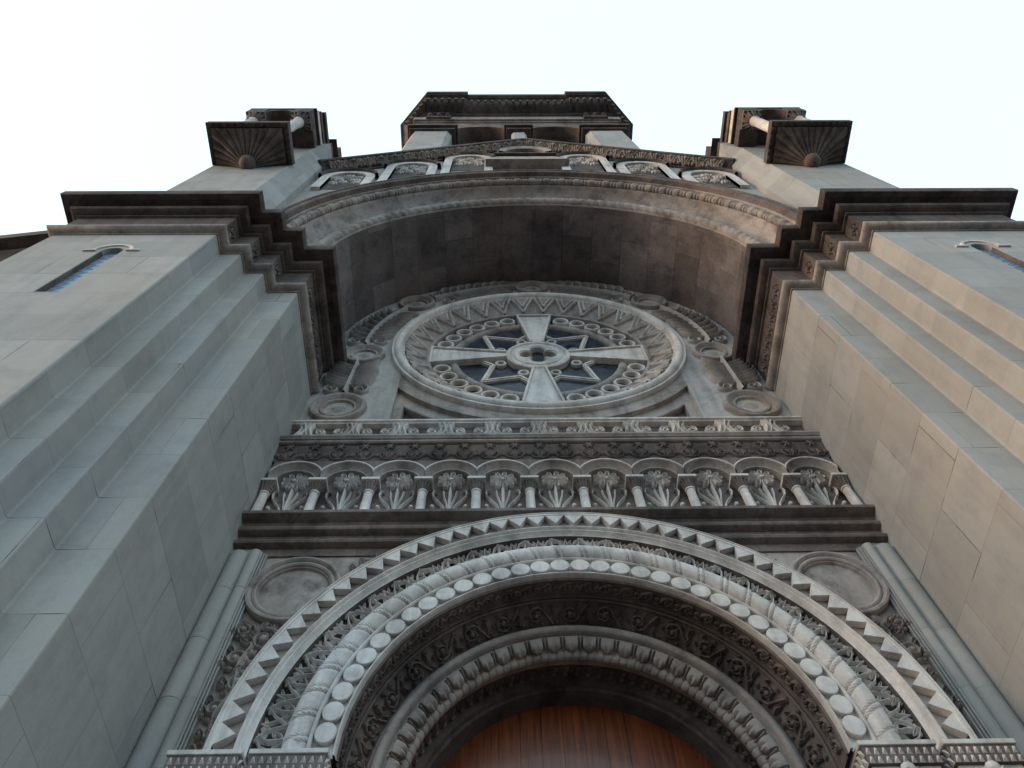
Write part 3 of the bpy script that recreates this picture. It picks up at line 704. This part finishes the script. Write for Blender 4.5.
# jambs, columns, capitals
for s in (-1, 1):
    mb = MB(); mb.box(s*1.83, s*2.28, .42, 1.3, 0, 6.43); mb.box(s*2.2, s*2.6, .1, 1.2, 0, 6.43); mb.box(s*2.42, s*3.58, -.18, 1.0, 0, 6.43)
    mb.build('jamb', ASH, church, smooth=0, bevel=.01)
for s in (-1, 1):
    for x0, x1 in ((2.42, 3.14), (3.20, 3.88)):
        mb = MB(); xc = (x0+x1)/2; r = (x1-x0)/2
        mb.box(s*x0, s*x1, -.52, .06, 6.385, 6.435); ab = mb.build('abacus', LITE, church, smooth=0, bevel=.006)
        mb = MB(); mb.box(s*(x0+.02), s*(x1-.02), -.50, .06, 6.205, 6.383); mb.build('abacus_block', BROWN, ab, smooth=0)  # dark block face paints shaded hollows between the teeth
        mb = MB()
        for row in range(2):
            n = 9; zt = 6.38-row*.088
            for k in range(n):
                a = x0+.02+(x1-x0-.04)*k/n; b = x0+.02+(x1-x0-.04)*(k+1)/n; m_ = (a+b)/2
                # small pyramidal teeth on the front and on the inner flank
                for (P) in (lambda u, h: (s*u, -.50-h), ):
                    pa, pb, pm = P(a, 0), P(b, 0), P(m_, .035)
                    mb.add([(*P(a+.012, 0), zt-.083), (*P(b-.012, 0), zt-.083), (*P(m_, .0), zt-.01), (pm[0], pm[1], zt-.045)], [(0, 1, 3), (1, 2, 3), (2, 0, 3)])
            for k in range(7):
                y0 = -.49+.078*k; xx = s*(x0+.02)
                mb.add([(xx, y0, zt-.085), (xx, y0+.075, zt-.085), (xx, y0+.037, zt), (xx-s*.035, y0+.037, zt-.02)], [(0, 1, 3), (1, 2, 3), (2, 0, 3)])
        mb.build('tooth_ornament', LITE, ab, smooth=0)
        mb = MB(); mb.box(s*(x0+.05), s*(x1-.05), -.46, .0, 6.15, 6.203)
        mb.lathe(s*xc, -.2, [(.20, 5.65), (.215, 5.67), (.20, 5.70), (.19, 5.75), (.21, 5.9), (.29, 6.08), (.30, 6.16)], 20)
        Sc = lambda u, v, h, s=s, xc=xc: (s*xc+(.19+max(0, v-5.75)*.22+h)*cos(u), -.2+(.19+max(0, v-5.75)*.22+h)*sin(u), v)
        for j in range(10):
            a = 2*pi*j/10; groove_leaf(mb, Sc, [(a, 5.74), (a, 5.85), (a, 5.95), (a, 6.02)], .24, lambda t: .02+.07*t*t); groove_leaf(mb, Sc, [(a+.31, 5.8), (a+.31, 6.0), (a+.31, 6.12)], .2, lambda t: .02+.08*t*t)
        for j in range(4):
            a = pi/4+pi/2*j; cx, cy = s*xc+.29*cos(a), -.2+.29*sin(a)
            mb.lathe(cx, cy-.0, [(.005, 6.00), (.06, 6.02), (.085, 6.08), (.06, 6.14), (.005, 6.16)], 12)
        dome(mb, flat(-.46, s), xc, 6.16, .07, .06, 10)
        cp = mb.build('capital', LITE, church, smooth=40)
        mb = MB(); mb.lathe(s*xc, -.2, [(.30, 0), (.30, .25), (.24, .3), (.25, .38), (.2, .42), (.18, .5), (.175, 5.66)], 28)
        mb.build('portal_column', LITE, church, smooth=50)
# door
mb = MB(); nP = 15
for k in range(nP):
    a, b = -1.9+3.8*k/nP, -1.9+3.8*(k+1)/nP
    xs = [a+.006+(b-a-.012)*i/4 for i in range(5)]
    zt = lambda x: ZP+sqrt(max(0, 1.9**2-x*x)) if abs(x) < 1.9 else ZP
    for p, q in zip(xs[:-1], xs[1:]):
        mb.add([(p,1.16,0),(q,1.16,0),(q,1.16,zt(q)),(p,1.16,zt(p))], [(0,1,2,3)])
    for e in (a+.006, b-.006): mb.add([(e,1.16,0),(e,1.175,0),(e,1.175,zt(e)),(e,1.16,zt(e))], [(0,1,2,3)])
mb.add([(-2,1.175,0),(2,1.175,0),(2,1.175,8.6),(-2,1.175,8.6)], [(0,1,2,3)])
mb.build('door', WOOD, church, smooth=0, label='reddish brown varnished wooden door')

# ---------------------------------------------------------------- great arch
mb = MB(); arcsweep(mb, [(4.5, YW+.01), (4.5, Y0+.0)], ZS, 120, stilt=.9, uv=True)
mb.build('vault', VAULT, church, smooth=60, label='dark barrel vault over the rose window')
mb = MB()
arcsweep(mb, [(4.5, Y0), (4.51, Y0-.03), (4.545, Y0-.03), (4.55, Y0-.01), (4.80, Y0-.01), (4.84, Y0-.02), (4.86, Y0-.03), (4.88, Y0-.02),
  (4.90, Y0-.02), (4.98, Y0-.06), (5.06, Y0-.13), (5.14, Y0-.22), (5.19, Y0-.32), (5.21, Y0-.37), (5.235, Y0-.385), (5.24, Y0-.37), (5.26, Y0-.37), (5.42, Y0-.50), (5.42, Y0-.55), (5.44, Y0-.57)], ZS, 120, stilt=.9)
av = mb.build('archivolt', MID, church, smooth=40, label='moulded front of the great arch above the rose window')
mb = MB(); arcsweep(mb, [(5.44, Y0-.57)]+roundprof(5.53, -2.60, .085, 8, 225, 400)+[(5.62, -2.60), (5.63, -2.67), (5.65, -2.69), (5.70, -2.69), (5.72, -2.67), (5.72, -2.3)], ZS, 120, stilt=.9)
mb.build('outer_roll', BROWN, av, smooth=40)
mb = MB()
def rope(s, th):
    f = (s/.24+th/pi) % 1; return .78+.26*sqrt(max(0, 1-(2*f-1)**2))
torus(mb, 4.675, Y0-.03, .13, ZS, 620, 14, .9, rope); mb.build('rope_moulding', MID, av, smooth=60)
mb = MB()
def bead(s, th):
    f = (s/.40) % 1
    if f < .55: g = f/.55; return .70+.36*(1-abs(2*g-1)**4)
    g = ((f-.55)/.225) % 1; return .60+.34*sqrt(max(0, 1-(2*g-1)**2))
torus(mb, 5.325, Y0-.44, .10, ZS, 900, 12, .9, bead); mb.build('bead_moulding', MID, av, smooth=45)

# ---------------------------------------------------------------- gable
YG = -2.3; ZG = 28.6; SL = .686
top_ = lambda x: ZG+.05-SL*abs(x)
bot_ = lambda x: ZS+sqrt(max(0, 5.5**2-x*x)) if abs(x) < 5.5 else 16.3
mb = MB(); xs = [-6.1+12.2*i/160 for i in range(161)]
wallstrip(mb, xs, bot_, top_, YG); wallstrip(mb, xs, bot_, top_, YG+.9)
for a, b in zip(xs[:-1], xs[1:]): mb.add([(a,YG,top_(a)),(b,YG,top_(b)),(b,YG+.9,top_(b)),(a,YG+.9,top_(a))], [(0,1,2,3)])
gw = mb.build('gable_wall', ASH, church, smooth=0)
for s in (-1, 1):
    for xc, za in ((1.78, 26.35), (3.43, 25.05), (5.08, 23.55)):
        hw = .80; mb = MB(); S = flat(YG, s)
        for (Ro, Ri, y0, y1) in ((hw-.05, hw-.30, YG-.10, YG), ):
            arcsweep(mb, [(Ro, y1), (Ro, y0), (Ri, y0), (Ri, y1)], za, 32, stilt=max(.02, min(za-bot_(xc-.5), za-22.1)), cx=s*xc)
            mb.box(s*(xc+Ri), s*(xc+Ro), y0+.003, y1, max(bot_(xc+.6), 22.1 if xc > 5 else 0), za)
        b_ = mb.build('blind_arch', LITE, gw, smooth=35)
        mb = MB(); arcsweep(mb, [(hw-.06, YG), (hw-.05, YG-.16), (hw-.01, YG-.19), (hw+.03, YG-.18), (hw+.05, YG-.12), (hw+.05, YG)], za, 32, cx=s*xc)
        mb.build('hood_mould', DARK, gw, smooth=50)
        mb = MB(); mb.box(s*(xc-.5), s*(xc+.5), YG-.012, YG, max(za-1.6, bot_(xc-.5), 22.2 if xc > 5 else 0), za); arcsweep(mb, [(.5, YG-.013), (.01, YG-.013)], za, 20, cx=s*xc); mb.build('lunette', DARK, gw, smooth=0)
        mb = MB()
        for (u, v, r, d) in ((-.33, -.7, .12, 1), (.33, -.15, .12, -1), (.05, -.6, .12, 1), (.3, -.7, .12, -1), (0, .18, .16, 1), (-.28, 0, .13, 1), (.28, 0, .13, -1), (-.1, -.25, .12, -1), (.2, -.3, .12, 1), (-.3, -.4, .12, 1)): scroll(mb, S, xc+u, za+v, r, d, 1.5*d, .035, .08, 1.2, 5)
        mb.build('lunette_relief', LITE, gw, smooth=50)
# niche with sill at the apex
mb = MB()
mb.add([(-1.25,-2.62,24.95),(1.25,-2.62,24.95),(.92,-2.42,26.6),(-.92,-2.42,26.6),(-1.25,YG,24.95),(1.25,YG,24.95),(.92,YG,26.6),(-.92,YG,26.6)], [(0,1,2,3),(0,4,5,1),(1,5,6,2),(0,3,7,4),(3,2,6,7)])
nc = mb.build('niche', MID, church, smooth=0, bevel=.01)
mb = MB(); mb.box(-.98, .98, -2.52, YG, 26.6, 26.72); mb.box(-.62, .66, YG-.02, YG, 26.72, 28.0)
mb.build('niche_recess', DARK, nc, smooth=0)  # flat dark panel paints the shaded hollow of the niche
for s in (-1, 1):
    mb = MB(); mb.lathe(s*.76, -2.36, [(.13, 26.72), (.13, 26.8), (.10, 26.85), (.10, 27.4), (.14, 27.5), (.14, 27.6)], 20); mb.build('niche_column', LITE, nc)
mb = MB(); arcsweep(mb, [(.64, YG), (.64, YG-.2), (.86, YG-.24), (.9, YG)], 27.0, 24); mb.build('niche_arch', MID, nc, smooth=35)
# raking cornice
for s in (-1, 1):
    mb = MB(); L = hypot(6.0, 6.0*SL); ca, sa = 6.0/L, 6.0*SL/L
    prof = [(0, -.30), (.05, -.28), (.06, -.22), (.03, -.18), (.02, -.14), (.06, -.06), (.14, .02), (.26, .08), (.30, .10), (.34, .10), (.36, .14), (.36, .24), (.30, .28), (-.9, .30)]
    rows = []
    for i in range(2):
        x, z = (0, ZG) if i == 0 else (s*6.0, ZG-6.0*SL)
        rows.append([((x+s*w*sa) if i else 0, YG-p, z+w*(ca if i else 1/ca)) for p, w in prof])
    mb.grid(rows); rc = mb.build('raking_cornice', DARK, church, smooth=35)
    mb = MB()
    def S(u, v, h):   # u along from apex, v 0..1 across the hollow
        p = .03+.30*v; w = -.12+.22*max(0, v)**1.3; p += h*.7; w -= h*.7
        return (s*(u*ca+w*sa), YG-p, ZG-u*sa+w*ca)
    n = 15
    for k in range(n):
        u = .25+(L-.3)*k/n+random.uniform(-.02, .02)
        for a in (-.9, -.45, 0, .45, .9):
            pts = [(u, .0), (u+a*.10, .3), (u+a*.2, .6), (u+a*.25, .8)]
            ridge(mb, S, pts, lambda t: .035+.02*t, lambda t, q=random.uniform(.6, 1.1): (.03+.06*t)*q)
        dome(mb, S, u, .72, .07, .10, 8, rv=.14)
        for d in (-1, 1): dome(mb, S, u+d*.17, .25, .05, .08, 8, rv=.15)
        ridge(mb, S, [(u+.24, .1), (u+.24, .9)], .03, .05)
    mb.build('acanthus_relief', MID, rc, smooth=50)

# ---------------------------------------------------------------- turrets
for s in (-1, 1):
    ZT = 26.05
    plan = [(6.02, .6), (6.02, -2.48), (6.40, -2.9), (8.39, -2.9), (8.78, -2.48), (8.78, .6)]
    mb = MB(); mb.prism([(s*x, y) for x, y in plan], 16.3, ZT)
    for sx, xx, xo in ((1, 6.40, 6.02), (1, 8.39, 8.78)):
        mb.add([(s*xx,-2.9,25.0),(s*xo,-2.48,25.0),(s*xo,-2.9,25.75),(s*xx,-2.9,ZT),(s*xo,-2.48,ZT),(s*xo,-2.9,ZT)], [(0,1,2),(0,2,5,3),(1,4,5,2)])
    tr = mb.build('turret', ASH, church, smooth=0, label='chamfered stone turret rising above the cornice')
    # fluted shell corbel
    ZB = 22.45; xa, xb, ya = 6.30, 8.42, -3.98; xm = (xa+xb)/2
    mb = MB(); mb.box(s*xa, s*xb, ya, -2.9, ZB, ZB+.22)
    for i in range(11):
        x = xa+.12+(xb-xa-.24)*i/10; mb.box(s*(x-.045), s*(x+.045), ya+.015, ya+.10, ZB-.075, ZB-.036)
    for i in range(5):
        for x in (xa+.055, xb-.055):
            y = ya+.2+i*.18; mb.box(s*x-.04, s*x+.04, y-.045, y+.045, ZB-.075, ZB-.036)
    for (a, b, c, d) in ((xa, xb, ya, ya+.12), (xa, xa+.12, ya+.12, -2.9), (xb-.12, xb, ya+.12, -2.9)): mb.box(s*a, s*b, c, d, ZB-.035, ZB-.002)
    cb = mb.build('shell_corbel', DARK, tr, smooth=50, label='sooty shell-fluted corbel projecting from the turret'); mb = MB()
    # fan of flutes from the boss
    nf = 15; rows = []
    for i in range(nf*6+1):
        a = pi*i/(nf*6); f = (i/6.0) % 1
        dxu, dyu = cos(a), -sin(a)
        lim = min((xb-xm-.14)/max(1e-3, abs(dxu)), (-2.9-ya-.14)/max(1e-3, abs(dyu)))
        row = []
        for k in range(8):
            q = k/7; rr = .12+(lim-.12)*q
            depth = -.42*(1-q)**1.6 - .02
            fl = -.11*abs(sin(pi*f))*(.3+.7*q)*(1.2-q*.5)
            row.append((s*(xm+dxu*rr), -2.905+dyu*rr, ZB+depth-fl*-1 if False else ZB-.04+depth+fl*.9))
        rows.append(row)
    mb.grid(rows)
    mb.build('shell_flutes', BROWN, tr, smooth=50)
    mb = MB(); mb.lathe(s*xm, -3.02, [(.02, ZB-.62), (.12, ZB-.60), (.2, ZB-.52), (.22, ZB-.42), (.16, ZB-.34)], 16)
    mb.build('boss', BROWN, tr, smooth=50)
    xb = 8.20; xm = (xa+xb)/2
    for x in (xa+.30, xb-.30):
        mb = MB(); mb.box(s*(x-.2), s*(x+.2), ya+.08, ya+.5, ZB+.22, ZB+.34); mb.lathe(s*x, ya+.29, [(.18, ZB+.34), (.19, ZB+.4), (.14, ZB+.46), (.135, 24.75), (.16, 24.78), (.14, 24.82)], 20)
        mb.build('column', LITE, tr, smooth=50)
        mb = MB(); mb.lathe(s*x, ya+.29, [(.14, 24.8), (.17, 24.92), (.24, 25.05)], 12)
        Sc = lambda u, v, h: (s*x+(.15+(v-24.8)*.35+h)*cos(u), ya+.29+(.15+(v-24.8)*.35+h)*sin(u), v)
        for j in range(8): groove_leaf(mb, Sc, [(2*pi*j/8, 24.82), (2*pi*j/8, 24.95), (2*pi*j/8, 25.05)], .28, lambda t: .02+.06*t)
        mb.box(s*(x-.27), s*(x+.27), ya+.03, ya+.56, 25.06, 25.2)
        mb.build('capital', BROWN, tr, smooth=40)
    # canopy
    mb = MB()
    for x in (xa+.02, xb-.56): mb.box(s*x, s*(x+.54), ya+.02, -2.9, 25.2, 25.62)
    k = 14; x0, x1 = xa+.56, xb-.56; xm2 = (x0+x1)/2; rr = (x1-x0)/2
    for yy in (ya+.05, ya+.35):
        wallstrip(mb, [s*(x0+(x1-x0)*i/k) for i in range(k+1)], lambda X: 25.2+.4*sqrt(max(0, 1-((abs(X)-xm2)/rr)**2))*.98, lambda X: 25.75, yy)
    for i in range(k):
        a, b = x0+(x1-x0)*i/k, x0+(x1-x0)*(i+1)/k; za = 25.2+.4*sqrt(max(0, 1-((a-xm2)/rr)**2))*.98; zb = 25.2+.4*sqrt(max(0, 1-((b-xm2)/rr)**2))*.98
        mb.add([(s*a,ya+.05,za),(s*b,ya+.05,zb),(s*b,-2.9,zb),(s*a,-2.9,za)], [(0,1,2,3)])
    mb.box(s*(xa-.03), s*(xb+.03), ya+.02, -2.88, 25.76, 25.86)
    cn = mb.build('canopy', DARK, tr, smooth=30, bevel=.01)
    mb = MB(); mb.box(s*(xa), s*(xb), ya+.12, -2.7, 25.862, 26.22); mb.build('canopy_frieze', LITE, tr, smooth=0, bevel=.01)
    mb = MB(); mb.box(s*(xa-.04), s*(xb+.04), ya+.16, -2.5, 26.222, 26.36); mb.box(s*(xa-.08), s*(xb+.08), ya+.24, -2.3, 26.62, 26.85)
    mb.build('canopy_cornice', DARK, tr, smooth=30, bevel=.01)
    mb = MB(); mb.box(s*(xa), s*(xb), ya+.27, -2.4, 26.362, 26.618); mb.build('canopy_band', BROWN, tr, smooth=0)
    mb = MB(); rows = []
    for y in (ya+.4, -.5): rows.append([(s*(xm+1.0*cos(pi*i/16)), y, 26.85+.6*sin(pi*i/16)) for i in range(17)])
    mb.grid(rows); mb.add([rows[0][i] for i in range(17)], [tuple(range(17))])
    mb.build('canopy_roof', DARK, tr, smooth=30)
    mb = MB(); pl = [(6.02, .6), (6.02, -2.9), (8.78, -2.9), (8.78, .6)]
    runsweep(mb, [(s*x, y) for x, y in pl], [(0, 25.95), (.05, 26.0), (.07, 26.12), (.03, 26.16), (.03, 26.42), (.16, 26.5), (.2, 26.62), (.2, 26.7), (.34, 26.72), (.34, 26.98), (0, 27.05)], -1 if s > 0 else 1)
    mb.build('cornice', DARK, tr, smooth=30)
    mb = MB(); mb.prism([(s*x, y) for x, y in [(6.1, .6), (6.1, -2.5), (8.7, -2.5), (8.7, .6)]], 27.0, 28.0)
    mb.add([(s*6.1,.6,28),(s*6.1,-2.5,28),(s*8.7,-2.5,28),(s*8.7,.6,28),(s*7.4,-1,30.2)], [(0,1,4),(1,2,4),(2,3,4),(3,0,4)])
    mb.build('turret_roof', DARK, tr, smooth=0)

# ---------------------------------------------------------------- belfry
YBF = -2.0
mb = MB()
def oct_(x0, x1, y0, y1, c): return [(x0+c, y0), (x1-c, y0), (x1, y0+c), (x1, y1), (x0, y1), (x0, y0+c)]
mb.prism(oct_(2.85, 4.56, YBF, 0, .18), 24, 35.5); mb.prism([(-x, y) for x, y in oct_(2.85, 4.56, YBF, 0, .18)], 24, 35.5)
mb.prism(oct_(-.32, .32, YBF+.05, -.5, .1), 26, 35.5); mb.box(-4.5, 4.5, 0.6, 4, 15, 35)
bf = mb.build('belfry', ASH, church, smooth=0, bevel=.02, label='belfry with twin arches rising behind the gable')
for a, b in ((-4.62, -2.72), (2.72, 4.62), (-.50, .50)):
    mb = MB(); mb.box(a-.02, b+.02, YBF-.10, 0, 35.5, 35.75); mb.box(a-.12, b+.12, YBF-.22, 0, 35.752, 36.0)
    mb.build('impost', DARK, bf, smooth=0, bevel=.02)
mb = MB()
for s in (-1, 1):
    xc, rr = s*1.61, 1.05
    xs = [xc-1.25+2.5*i/30 for i in range(31)]
    lo = lambda x: 36.0+sqrt(max(0, rr*rr-(x-xc)**2))*.8
    wallstrip(mb, xs, lo, lambda x: 38.0, YBF)
    for a, b in zip(xs[:-1], xs[1:]): mb.add([(a,YBF,lo(a)),(b,YBF,lo(b)),(b,.2,lo(b)),(a,.2,lo(a))], [(0,1,2,3)])
    mb.box(s*2.84, s*4.55, YBF-.002, .2, 36.0, 38.0)
mb.box(-.38, .38, YBF-.002, .2, 36.0, 38.0); mb.box(-4.5, 4.5, .2, .6, 34, 38.0)
mb.build('arch_wall', BROWN, bf, smooth=0)
mb = MB(); mb.box(-4.6, 4.6, YBF-.06, 2, 38.0, 38.16); mb.box(-4.75, 4.75, YBF-.16, 2, 38.162, 38.9)
mb.build('frieze', MID, bf, smooth=0, bevel=.02)
mb = MB(); zt = 39.3
pl = [(-4.75, 3), (-4.75, YBF-.0), (-4.2, YBF-.16), (4.2, YBF-.16), (4.75, YBF), (4.75, 3)]
oc = [(-5.58, 3), (-5.55, -1.70), (-4.22, -3.15), (-2.3, -3.15), (-2.3, -3.02), (2.3, -3.02), (2.3, -3.15), (4.22, -3.15), (5.60, -1.70), (5.62, 3)]
ic = [(-4.75, 3), (-4.75, -1.9), (-4.35, -2.16), (-2.3, -2.16), (-2.3, -2.16), (2.3, -2.16), (2.3, -2.16), (4.35, -2.16), (4.75, -1.9), (4.75, 3)]
def ln_(a, b, t): return (a[0]+(b[0]-a[0])*t, a[1]+(b[1]-a[1])*t)
rows = []
for k in range(len(oc)):
    a, b = ic[k], oc[k]
    rows.append([(*ln_(a, b, t), z) for t, z in ((0, 38.9), (.12, 38.95), (.15, 39.1), (.3, 39.15), (.5, 39.3), (.75, 39.7), (.85, 39.75), (.9, 39.75), (.9, 39.85), (1, 39.9), (1, 40.4), (.9, 40.5), (0, 40.7))])
mb.grid(rows); bc = mb.build('crowning_cornice', DARK, bf, smooth=30)
mb = MB()
for i in range(14):
    x = -2.1+4.2*i/13; mb.box(x-.05, x+.05, -2.85, -2.2, 39.15, 39.5)
for s in (-1, 1):
    for i in range(6):
        x = s*(2.5+.32*i); mb.box(x-.06, x+.06, -2.95, -2.2, 39.1, 39.5)
    for i in range(6):
        t = (i+.5)/6; a = ln_((4.3, -2.3), (4.8, -1.9), t); b = ln_((4.22, -2.95), (5.35, -1.75), t)
        dx, dy = b[0]-a[0], b[1]-a[1]; l = hypot(dx, dy); nx, ny = -dy/l*.06, dx/l*.06
        mb.prism([(s*(a[0]+nx), a[1]+ny), (s*(b[0]+nx), b[1]+ny), (s*(b[0]-nx), b[1]-ny), (s*(a[0]-nx), a[1]-ny)], 39.1, 39.5)
mb.build('modillions', BROWN, bf, smooth=0)
for s in (-1, 1):
    mb = MB(); S = flat(YBF-.16, s)
    mb.box(s*3.05, s*4.15, YBF-.26, YBF-.16, 38.2, 38.35)
    for i in range(7): leaf(mb, S, 3.1+.16*i, 38.35, pi/2, .5, .07, .14, .2, 6)
    for d in (3.2, 3.6, 4.0): dome(mb, S, d, 38.75, .12, .2, 10)
    mb.box(s*3.0, s*4.2, YBF-.36, YBF-.16, 38.86, 38.97)
    mb.build('capital', BROWN, bf, smooth=40)
mb = MB(); mb.add([(-4.6,3,40.6),(4.6,3,40.6),(4.4,-1.8,40.6),(-4.4,-1.8,40.6),(0,1,45)], [(0,1,4),(1,2,4),(2,3,4),(3,0,4)]); mb.build('belfry_roof', DARK, bf, smooth=0)
